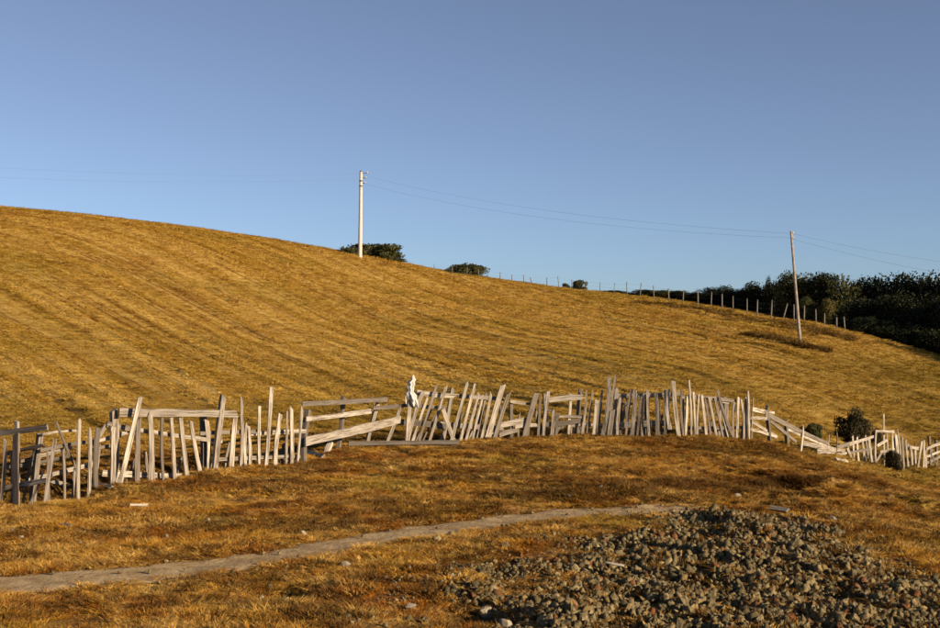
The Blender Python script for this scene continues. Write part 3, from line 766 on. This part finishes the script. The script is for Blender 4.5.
f = fence(715, 438, 'fanned out thin pickets with a broad pale board at their left end')
picket(f, 679.5, 440, 673, 381, 5.2, -.06, 1.0, end='flat')
for a in [(684,438,681.5,390,2.6,0,.6),(685.5,437,687.5,396,3,.04,.85),(691,437,689,380,2.4,.02,.5),(695,437,693.5,392,2.6,0,.9),(697.5,436,699,394,2.6,.04,.55),(706,436,702,396,3.2,0,.8),(710,436,705,398,2.6,.05,.5),(716.5,437,709,397,3,0,.85),(723,437,715,398,2.6,.03,.4),(728.5,437,719.5,402,2.6,.05,.6),(734,437,717.5,390,3,-.03,.7),(734.5,434,734,402,2.6,.03,.45),(737,436,738.5,397,2.8,0,.75),(743,437,741,399,3,0,.75),(745.5,437,745.5,399,2.6,.03,.5),(749,437,748,391,2.8,-.02,.85),(751.5,436,753,398,2.2,.02,.7)]: picket(f, *a)
post(f, 725, 436, 725, 397, 5, .16, .5); post(f, 683, 436, 682, 396, 4, .18, .05)
rail(f, 680, 397, 736, 401, 3.2, .09, .5); rail(f, 688, 428, 750, 427.5, 3.2, .08, .55); rail(f, 716, 399, 731, 402, 5, .12, .6)

def broken_slats(parent, x0, x1, n, lo, hi, lean, by=440):
    for k in range(n):
        bx = x0 + (x1 - x0) * (k + random.random()) / n
        picket(parent, bx, by, bx + random.gauss(lean, 4), random.uniform(lo, hi), random.uniform(1.8, 3.2), random.uniform(.14, .3), random.uniform(.05, .6))
broken_slats(bpy.data.objects['wooden_fence.004'], 412, 500, 9, 404, 425, 8)
broken_slats(bpy.data.objects['wooden_fence.005'], 505, 582, 9, 408, 428, 3)
broken_slats(bpy.data.objects['wooden_fence.006'], 584, 668, 11, 394, 424, 2)
broken_slats(bpy.data.objects['wooden_fence.007'], 682, 748, 9, 396, 424, -2)

f = fence(795, 450, 'slanting rails running downhill behind the fanned pickets')
for a in [(752,409,774,413,3.6,.05,.6),(750,418,769,418.5,3,.05,.55),(765,413.5,829,444,4,0,.6),(770,421,796,442,3.4,.06,.4),(751,421,777,437,3,.1,.45),(750,429,776,437,3,.02,.65),(786,429,830,447,3,.1,.55),(803,443,836,450,4.6,-.02,.85)]: rail(f, *a)
post(f, 769, 436, 766.5, 408, 3.4, .1, .1); post(f, 787, 443, 785.5, 420.5, 3.4, .12, .15)
picket(f, 801, 448, 803.5, 428, 4, -.06, .95, end='flat')
rail(f, 817, 450.5, 835, 450.5, 6, -.08, .8, 'short_board')
for a in [(827,457,829,436,2.2,-.03,.15),(835.5,461,837,434,2.2,-.03,.2)]: picket(f, *a)

f = fence(862, 465, 'short pale pickets in front of the dark round bush')
for a in [(836,448,854,443,4,.06,.6),(836,450,850,454,3,.08,.5),(836,454.5,849,451.5,2.6,.04,.7),(848,444.5,874,436.5,3,.05,.6),(850,453,872,449,2.4,.06,.55)]: rail(f, *a)
for a in [(855,467,848,450,4,-.1,.8),(854,463,852.5,436,2.6,-.02,.5),(860,468,857,437,3,0,.75),(865,466,862,439,3.2,-.02,.9),(868.5,465,865.5,436,2.2,.03,.6),(872.5,464,869,437,3,-.01,.8),(876,463,876,431,2.8,-.04,.95)]: picket(f, *a)

f = fence(912, 467, 'crooked bleached fence end with a stick frame above the small dark bush')
rail(f, 875, 431, 894, 431.5, 2.6, .0, .8); rail(f, 877, 446, 887, 440, 3, .03, .6); rail(f, 909, 447, 921, 449, 3.2, .05, .7); rail(f, 880, 452, 900, 449, 3, .06, .5)
picket(f, 884.5, 462, 883.5, 414, 2.2, .3, .7); picket(f, 888, 462, 886.5, 430, 2, .05, .6)
for a in [(893.5,464,892,431,2.6,.03,.6),(898,465,896,436,4,0,.95),(899.5,465,897.5,430,2.2,.05,.8),(904,466,902,437,2.6,0,.75),(908.5,467,906,441,3.2,-.02,.85),(912.5,468,910.5,446,3,0,.9),(916,468,915,450,2,.05,.6),(918,468,922,441,3.2,-.02,.9),(923.5,468,924,440,2.8,0,.95),(926,468,925,450,2.6,.03,.85)]: picket(f, *a)
for a in [(926,449,947,441,3,0,.8),(926,463,947,453,2.6,.05,.7),(925,457,947,448,2.6,.1,.75)]: rail(f, *a)
picket(f, 941, 474, 931, 454, 1.8, -.15, 0, 'brace'); post(f, 936, 470, 936, 440, 3, .15, .3); post(f, 930, 468, 929, 436, 2.6, .2, .1)

for a in [('wooden_fence', 8, 98, 7, 445, 472, 2, 488), ('wooden_fence.001', 104, 236, 9, 428, 460, 1, 474), ('wooden_fence.002', 240, 300, 4, 425, 450, 2, 462),
          ('wooden_fence.009', 848, 876, 4, 440, 452, 0, 462), ('wooden_fence.010', 888, 932, 8, 437, 453, 0, 464)]:
    broken_slats(bpy.data.objects[a[0]], *a[1:])
# fallen boards
def fallen(ax_, ay, bx, by, w, tone, label, name='fallen_plank', th=.05, mat=None):
    p0, p1 = hit(ax_, ay), hit(bx, by)
    if abs(p0.y - p1.y) > 3.5: p1 = Vector(((bx - CX) / F * p0.y, p0.y, 0))
    for p in (p0, p1): p.z = gz(p.x, p.y) + .035
    t = (p1 - p0).normalized(); nrm = t.cross(Vector((0, 0, 1))).normalized()
    ww = w * p0.y / F
    xd = Vector((0, 0, .80)) - nrm * .60
    p0.z += ww * .3; p1.z += ww * .3
    o = plank(None, name, p0, p1, ww, th, xd, tone)
    return tag(o, label, 'plank', 'boards lying on the ground')
fallen(300, 454, 323, 460, 4.5, .55, 'short board lying at the foot of the last bleached picket')
fallen(349, 447.5, 459, 446, 4.8, .45, 'long grey board lying in the grass in front of the gap', th=.07)
fallen(89, 489, 112, 491.5, 4, .6, 'short board lying in green grass left of the leaning stick')
fallen(50, 485, 68, 489, 4, .55, 'short board lying below the sagging rails near the left edge')
fallen(130, 508.5, 147, 508.5, 2.4, .5, 'thin board lying flat in grass below the bleached pickets')
fallen(61, 528, 72, 529.5, 2.4, .8, 'splinter of pale wood in the grass at the left')
fallen(770, 511, 788, 514, 4, 1.0, 'short white board lying by the dark hollow above the rubble')
fallen(836, 462, 847, 463.5, 3.6, .6, 'short board lying under the rails where the fence drops')
fallen(607, 571.5, 624, 575, 2.2, 1.0, 'thin pale stick lying on the rubble', 'fallen_stick', .02)
bpy.data.objects['fallen_stick'].location.z += .06

# ------------------------------------------------------------------ white rag tied on the fence post
def rag():
    d = FD(409) - .16; s = d / F
    def P(px, py): return at(px, py, d)
    root = empty('white_rag', P(411, 404)); tag(root, 'white rag tied round the top of a fence post', 'rag')
    def tube(name, pts, n=22, seed=1, fold=.28):
        r = random.Random(seed); vs = []; fs = []; ph = [r.uniform(0, 6.28) for _ in range(4)]
        for k, (px, py, w) in enumerate(pts):
            c = P(px + r.uniform(-.4, .4), py) - root.location
            for j in range(n):
                a = 2 * math.pi * j / n
                m = 1 + fold * math.sin(2 * a + ph[0] + k * .35) + fold * .9 * math.sin(5 * a + ph[1] - k * .4) + r.uniform(-.10, .10)
                vs.append((c.x + math.cos(a) * w * .82 * s / 2 * m, c.y + math.sin(a) * w * s / 2 * .75 * m, c.z + r.uniform(-.008, .008)))
        for k in range(len(pts) - 1):
            for j in range(n): fs.append((k*n+j, k*n+(j+1) % n, (k+1)*n+(j+1) % n, (k+1)*n+j))
        fs.append(tuple(range(n))); fs.append(tuple(reversed(range((len(pts)-1)*n, len(pts)*n))))
        o = mesh_obj(name, vs, fs, M['cloth'], root, smooth=True); return o
    tube('tuft', [(413.4,374.5,.6),(412.9,377,2.4),(413.4,379.5,4.2),(411.2,382,6.8),(412.4,384.5,6.4),(410.6,387,7),(411.2,389.5,5.2),(410.8,392,4)], seed=2)
    tube('wrap', [(410.8,391,4.5),(409.8,393,8),(411.4,395.5,9.6),(411.6,398,9),(412.8,400,7),(412.8,402,5)], seed=3)
    tube('tail', [(412.5,396,5.5),(414.5,400,5),(416.2,403,4.2),(417.2,406,2.6),(417.8,408,.8)], seed=4)
    tube('tail', [(411,398,5),(412.8,402,4.6),(413.8,405,3),(414.2,407,1)], seed=5)
    tube('tail', [(407.5,393,3),(406.3,397,2.6),(406,401,1.6),(406.2,404,.6)], seed=6)
rag()

# ------------------------------------------------------------------ utility poles and wires
def lathe(name, prof, mat, parent, n=16, loc=(0, 0, 0), axis='Z'):
    vs = []; fs = []
    for r_, z_ in prof:
        for j in range(n):
            a = 2 * math.pi * j / n; vs.append((r_ * math.cos(a), r_ * math.sin(a), z_))
    for k in range(len(prof) - 1):
        for j in range(n): fs.append((k*n+j, k*n+(j+1) % n, (k+1)*n+(j+1) % n, (k+1)*n+j))
    fs.append(tuple(reversed(range(n)))); fs.append(tuple(range((len(prof)-1)*n, len(prof)*n)))
    if axis == 'X': vs = [(z, x, y) for x, y, z in vs]
    return mesh_obj(name, vs, fs, mat, parent, smooth=False, loc=loc)
def between(o, a, b):
    """Aim o's local z from a to b."""
    v = Vector(b) - Vector(a); o.location = a; o.rotation_mode = 'QUATERNION'; o.rotation_quaternion = v.to_track_quat('Z', 'Y')
b1 = hit(360, 257.5)
if b1.y > 122 or b1.y < 90: b1 = Vector(((360 - CX) / F * 116, 116, gz((360 - CX) / F * 116, 116)))
t1 = at(361, 172, b1.y); H1 = t1.z - b1.z
pole = empty('utility_pole', b1); tag(pole, 'pale upright concrete power pole on the hill crest', 'power pole', 'power poles')
pole.rotation_euler = (0, math.atan2(t1.x - b1.x, H1), 0)
lathe('shaft', [(.21, -.5), (.205, 1), (.15, H1)], M['concrete'], pole)
for zf in (.895, .835):
    lathe('steel_band', [(.175, -.07), (.175, .07)], M['metal'], pole, loc=(0, 0, H1 * zf))
INS = []
for zf, xx in ((.985, .62), (.93, .5), (.87, .42)):
    arm = lathe('bracket', [(.035, 0), (.035, xx)], M['metal'], pole, 8, (.05, -.05, H1 * zf), 'X')
    ins = lathe('insulator', [(.03, 0), (.07, .03), (.05, .07), (.075, .11), (.04, .17)], M['concrete'], pole, 10, (.05 + xx - .04, -.05, H1 * zf))
lathe('top_cap', [(.17, 0), (.10, .10), (.02, .14)], M['metal'], pole, loc=(0, 0, H1 + .002))
b2 = hit(800, 341); t2 = at(791, 231, b2.y)
pole2 = empty('utility_pole', b2); tag(pole2, 'thin grey wooden power pole leaning left near the dark wood', 'power pole', 'power poles')
H2p = (t2 - b2).length; pole2.rotation_euler = (0, math.atan2(t2.x - b2.x, t2.z - b2.z), 0)
lathe('shaft', [(.105, -.5), (.10, .5), (.07, H2p)], M['polewood'], pole2, 12)
for zf in (.975, .93):
    lathe('insulator', [(.025, 0), (.05, .03), (.04, .06), (.055, .09), (.03, .13)], M['concrete'], pole2, 10, (.12, 0, H2p * zf))
    lathe('bracket', [(.015, -.02), (.015, .13)], M['metal'], pole2, 6, (0, 0, H2p * zf), 'X')
def wire(p, q, sag, label, r=.0048):
    p, q = Vector(p), Vector(q); n = 40; m = 5; vs = []; fs = []
    side = (q - p).cross(Vector((0, 0, 1))).normalized(); up = side.cross((q - p).normalized())
    for k in range(n + 1):
        t = k / n; c = p.lerp(q, t) - Vector((0, 0, sag * 4 * t * (1 - t)))
        for j in range(m):
            a = 2 * math.pi * j / m; v = c + (side * math.cos(a) + up * math.sin(a)) * r; vs.append(tuple(v))
    for k in range(n):
        for j in range(m): fs.append((k*m+j, k*m+(j+1) % m, (k+1)*m+(j+1) % m, (k+1)*m+j))
    o = mesh_obj('power_line', vs, fs, M['wire']); tag(o, label, 'power line', 'overhead wires')
w1, w2 = b1.y, b2.y
wire(at(365.5, 176, w1), at(790.5, 233.5, w2), .8, 'upper wire between the two power poles')
wire(at(364.5, 184, w1), at(791, 238, w2), .9, 'lower wire between the two power poles')
wire(at(-160, 156, 105), at(358, 174, w1), .7, 'upper wire from the left edge to the concrete pole')
wire(at(-160, 168, 105), at(358, 179, w1), .7, 'lower wire from the left edge to the concrete pole')
wire(at(791.5, 233.5, w2), at(1120, 277, 66), .5, 'upper wire from the leaning pole to the right edge')
wire(at(792, 239, w2), at(1120, 296, 66), .5, 'lower wire from the leaning pole to the right edge')

# ------------------------------------------------------------------ wire fence along the crest
WP = [(434,266,270.5),(452,267,274.5),(467,268,276.6),(478.5,272,278.8),(487.6,275.5,280),(500,274.5,282),(512,275,283),(524,275,283.6),(532,279,285),(547,277.5,286),(559,276,287),(572,279,288.5),(586,280.5,290),(600,282.5,292.5),(613.6,282.5,294),(627,282,295.3),(640,283,296.5),(654,285.5,298.2),(669,288,300.5),(683,290,302),(698,292,304.4),(711,292,306.6),(722,294,308),(733,295,309.5),(747,297,312),(757,298,313.5),(771,299,316),(783,303,318),(794,304.7,320),(804,306,322),(816,309.5,324.5),(824.5,313.6,326),(836.6,317.5,328.8),(845,317,330.5)]
WD = lambda px: float(np.interp(px, [430, 500, 560, 620, 660, 700, 745, 785, 820, 850], [124, 123, 121, 115, 110, 105, 99, 92, 88, 85]))
wf = empty('wire_fence', (0, 0, 0)); p = at(640, 296, WD(640)); wf.location = (p.x, p.y, gz(p.x, p.y))
tag(wf, 'line of thin wooden posts with wire along the hill crest', 'fence')
tops = []
for px, ty, by in WP:
    d = WD(px); x_ = (px - CX) / F * d; g0 = gz(x_, d); lean = {532: -.25, 783: .28, 613.6: .1, 804: .02}.get(px, random.gauss(0, .05))
    h = min(max(.8, (CY - ty) / F * d - g0), 1.0 * (by - ty) / F * d + .1); r_ = .030 + random.uniform(0, .02)
    if px > 640: r_ += .012
    o = lathe('post', [(r_, -.3), (r_ * random.uniform(.9, 1.1), h * .5), (r_ * .85, h), (r_ * .4, h + .03)], M['postwood'], wf, 8)
    o.location = Vector((x_, d, g0)) - wf.location; o.rotation_euler = (random.gauss(0, .04), lean, 0)
    tops.append((Vector((x_ + math.sin(lean) * h, d, g0)), h))
for fr in (.9, .55, .25):
    vs = []; fs = []
    for k, (b, h) in enumerate(tops):
        c = b + Vector((0, -.06, min(h, 1.3) * fr)) - wf.location
        for j in range(3):
            a = 2.094 * j; vs.append((c.x, c.y + math.cos(a) * .004, c.z + math.sin(a) * .004))
    for k in range(len(tops) - 1):
        for j in range(3): fs.append((k*3+j, k*3+(j+1) % 3, (k+1)*3+(j+1) % 3, (k+1)*3+j))
    mesh_obj('wire_strand', vs, fs, M['wire'], wf)

# ------------------------------------------------------------------ trees and bushes
def crown_mesh(name, seed, lobes, nleaf, leaf, mat, squash=1.0, low=0.0, wind=0., dome=False):
    """Leaf faces spread over many lobes inside a unit crown (radius 1, z 0..2)."""
    r = np.random.default_rng(seed); C = []
    for i in range(lobes):
        a = r.uniform(0, 2 * np.pi); u = r.uniform(low, 1); rad = (.70 * np.sqrt(max(0, 1 - (2 * u - .9) ** 2 * .8))) * r.uniform(.35, 1)
        C.append((rad * math.cos(a) + wind * u, rad * math.sin(a), u * 1.62 + .1, r.uniform(.26, .46)))
    C.append((wind * .3, 0, .7, .55)); C.append((wind * .6, 0, 1.1, .5))
    if dome:
        C = []
        for i in range(lobes):
            a = r.uniform(0, 2 * np.pi); rad = .8 * math.sqrt(r.random()); top = 1.35 * (1 - rad ** 2) ** .5 + .15
            C.append((rad * math.cos(a), rad * math.sin(a), (top - .2) * r.uniform(0, 1), r.uniform(.16, .40)))
    C = np.array(C)
    wts = C[:, 3] ** 2; ci = r.choice(len(C), nleaf, p=wts / wts.sum())
    dv = r.normal(size=(nleaf, 3)); dv /= np.linalg.norm(dv, axis=1)[:, None]
    lump = 1 + .25 * np.sin(dv[:, 0] * 5 + ci) * np.cos(dv[:, 1] * 6 + ci * 2.3)
    rad = C[ci, 3] * (r.random(nleaf) ** .22) * lump * r.uniform(.92, 1.06, nleaf)
    P = C[ci, :3] + dv * rad[:, None]; P[:, 2] = np.maximum(P[:, 2], .02 + r.random(nleaf) * .1) * squash
    nr_ = dv + r.normal(0, .6, (nleaf, 3)); nr_ /= np.linalg.norm(nr_, axis=1)[:, None]
    tx = np.cross(nr_, r.normal(size=(nleaf, 3))); tx /= np.linalg.norm(tx, axis=1)[:, None]; ty = np.cross(nr_, tx)
    L = leaf * r.uniform(.6, 1.4, nleaf)[:, None]
    v = np.stack([P - tx * L, P - ty * L * .5, P + tx * L, P + ty * L * .5], 1).reshape(-1, 3)
    f = np.arange(nleaf * 4).reshape(-1, 4)
    me = bpy.data.meshes.new(name); fast_mesh(me, v, f); me.materials.append(mat)
    return me
def trunk_mesh(name, seed, squash=1.0):
    r = random.Random(seed); vs = []; fs = []
    def limb(p, q, r0, r1, n=7, seg=4):
        p, q = Vector(p), Vector(q); ax = (q - p).normalized(); s_ = ax.orthogonal().normalized(); u_ = ax.cross(s_); b = len(vs)
        for k in range(seg + 1):
            t = k / seg; c = p.lerp(q, t) + s_ * math.sin(t * 3.1) * .05; rr_ = r0 + (r1 - r0) * t
            for j in range(n):
                a = 6.283 * j / n; vs.append(tuple(c + (s_ * math.cos(a) + u_ * math.sin(a)) * rr_))
        for k in range(seg):
            for j in range(n): fs.append((b+k*n+j, b+k*n+(j+1) % n, b+(k+1)*n+(j+1) % n, b+(k+1)*n+j))
    limb((0, 0, -.12), (.05, 0, .75), .075, .05)
    for i in range(5):
        a = 6.283 * i / 5 + r.uniform(-.4, .4); z0 = r.uniform(.25, .7)
        limb((.02, 0, z0), (math.cos(a) * .55, math.sin(a) * .55, z0 + r.uniform(.5, .85)), .04, .012, 6)
    limb((.05, 0, .75), (r.uniform(-.15, .15), r.uniform(-.15, .15), 1.5), .05, .015)
    vs = [(x, y, z * squash) for x, y, z in vs]
    me = bpy.data.meshes.new(name); me.from_pydata(vs, [], fs); me.materials.append(M['bark']); return me
TREE = [(crown_mesh('crown', 500 + i, 34, 11000, .048, M['leafdark']), trunk_mesh('trunk', 500 + i)) for i in range(5)]
TREEM = [(crown_mesh('crown', 540 + i, 32, 10000, .048, M['leafmid']), trunk_mesh('trunk', 540 + i)) for i in range(3)]
TREEY = [(crown_mesh('crown', 560, 22, 6000, .055, M['leafyel']), trunk_mesh('trunk', 560))]
BUSH = [(crown_mesh('crown', 600 + i, 20, 9000, .04, M['leafmid'], .5, dome=True), trunk_mesh('trunk', 600 + i, .45)) for i in range(2)]
BUSHD = [(crown_mesh('crown', 620 + i, 36, 8000, .05, M['leafbrown'], .8, dome=True), trunk_mesh('trunk', 620 + i, .75)) for i in range(2)]
BUSHG = [(crown_mesh('crown', 630, 24, 6000, .055, M['leafmid'], .7, dome=True), trunk_mesh('trunk', 630, .7))]
ZTOP = {}
def tree(name, proto, px, d, top_py, wpx, label, cat, group=None, sink=0., x=None, height=None):
    x_ = (px - CX) / F * d if x is None else x; g0 = gz(x_, d) - sink
    h = ((CY - top_py) / F * d - g0) if height is None else height
    w = wpx * d / F / 2 * (1.2 if name == 'dark_tree' else 1.0)
    o = empty(name, (x_, d, g0)); tag(o, label, cat, group)
    zmax = ZTOP.setdefault(proto[0].name, float(np.percentile([v.co.z for v in proto[0].vertices], 99.2)))
    for nm, me in (('crown', proto[0]), ('trunk', proto[1])):
        c = bpy.data.objects.new(nm, me); col.objects.link(c); c.parent = o
        c.scale = (w, w, h / zmax)
    o.rotation_euler = (0, 0, random.uniform(-3.1, 3.1) if 'bush' not in name or proto not in BUSH else random.uniform(-.3, .3))
    return o
tree('bush', BUSH[0], 365, 124.5, 244, 78, 'wind shaped olive bush on the crest behind the concrete pole', 'bush', 'bushes on the skyline', .55)
tree('bush', BUSH[1], 397, 127, 258.5, 26, 'low scrap of bush on the crest right of the concrete pole', 'bush', 'bushes on the skyline')
tree('bush', BUSH[1], 466, 127, 265, 60, 'long low olive bush behind the first wire fence posts', 'bush', 'bushes on the skyline', .55)
tree('bush', BUSHG[0], 566, 126, 283.5, 9, 'tiny round bush on the skyline left of a bigger one', 'bush', 'bushes on the skyline')
tree('bush', BUSHG[0], 580.5, 126, 280.5, 17, 'small round dark bush standing alone on the skyline', 'bush', 'bushes on the skyline')
WG = 'trees of the dark wood behind the crest'
ORD = ['first', 'second', 'third', 'fourth', 'fifth', 'sixth', 'seventh', 'eighth', 'ninth']
for k, (px, tp, w, d) in enumerate([(612,290.5,26,124),(628,291.5,26,124),(645,291,26,122),(662,289.5,26,120),(678,291,24,119),(694,291.5,26,117),(709,289,26,116),(724,287.5,28,115),(740,289,26,113)]):
    tree('bush', random.choice(TREE + TREEM[:1]), px, d, tp + [0, 1.5, -1, 1, 0, 1.5, -.5, 0, 1][k], w * 1.55, ORD[k] + ' low dark bush from the left in the hedge behind the wire fence', 'bush', 'hedge bushes behind the wire fence')
for px, tp, w, d, lab, pr in [
  (752,284,30,112,'round dark tree rising at the left end of the wood',TREE[0]),
  (768,280,12,113,'thin small treetop poking above the hedge left of the leaning pole',TREE[1]),
  (775,283.5,34,110,'dark tree directly left of the leaning pole',TREE[2]),
  (797,274.5,46,106,'dark tree directly behind the leaning pole',TREEM[1]),
  (822,275.5,46,104,'dark tree just right of the leaning pole',TREE[3]),
  (845,279,46,102,'rounded dark tree in the middle of the wood',TREEM[2]),
  (826,300,24,97,'yellowish small tree lit in front of the wood by the wire fence',TREEY[0]),
  (806,298,22,98,'brownish green young tree behind the leaning pole',TREEM[0])]:
    tree('dark_tree', pr, px, d, tp, w, lab, 'tree', WG)
for k, (px, tp, w, d) in enumerate([(868,281,50,103),(890,280,52,101),(912,278,52,100),(935,279,56,99),(960,281,60,98),(985,281,60,96),
                     (847,308,32,93),(862,300,44,93),(885,298,50,92),(908,299,52,90),(932,300,54,88),(956,300,58,86),
                     (858,318,22,90),(868,318,34,88.5),(888,322,38,87.5),(910,326,40,86.5),(934,330,44,85),(960,335,50,82)]):
    if k < 6: lab = ORD[k] + ' tall dark tree from the left in the back row of the dense wood'
    elif k < 12: lab = ORD[k - 6] + ' dark tree from the left in the middle row of the dense wood'
    else: lab = ORD[k - 12] + ' low black tree from the left along the front edge of the dense wood'
    tree('dark_tree', random.choice(TREE), px, d, tp, w, lab, 'tree', WG, sink=.3)
for x_, d, h, w in [(40,74,7.0,5),(43,69,7.5,5),(41,83,8,5),(47,76,8,5),(46,64,7,5),(50,69,8,5),(52,62,8,5)]:  # unseen trees added right of the view to throw shade on the wood
    tree('dark_tree', random.choice(TREE), 0, d, 0, w * F / d, 'unseen dark tree of the wood beyond the right edge, added to cast shade', 'tree', WG, x=x_, height=h)
tree('bush', BUSHD[0], 851, 41.5, 411, 42, 'dark round bush behind the short pale pickets', 'bush')
tree('bush', BUSHG[0], 810, 38, 424, 26, 'small green shrub behind the slanting rails', 'bush')
tree('bush', BUSHD[1], 876, 42.5, 429, 14, 'little dark shrub squeezed beside the round bush', 'bush')
tree('bush', BUSHD[1], 894, 37.6, 451, 19, 'small black bush in front of the crooked fence end', 'bush')
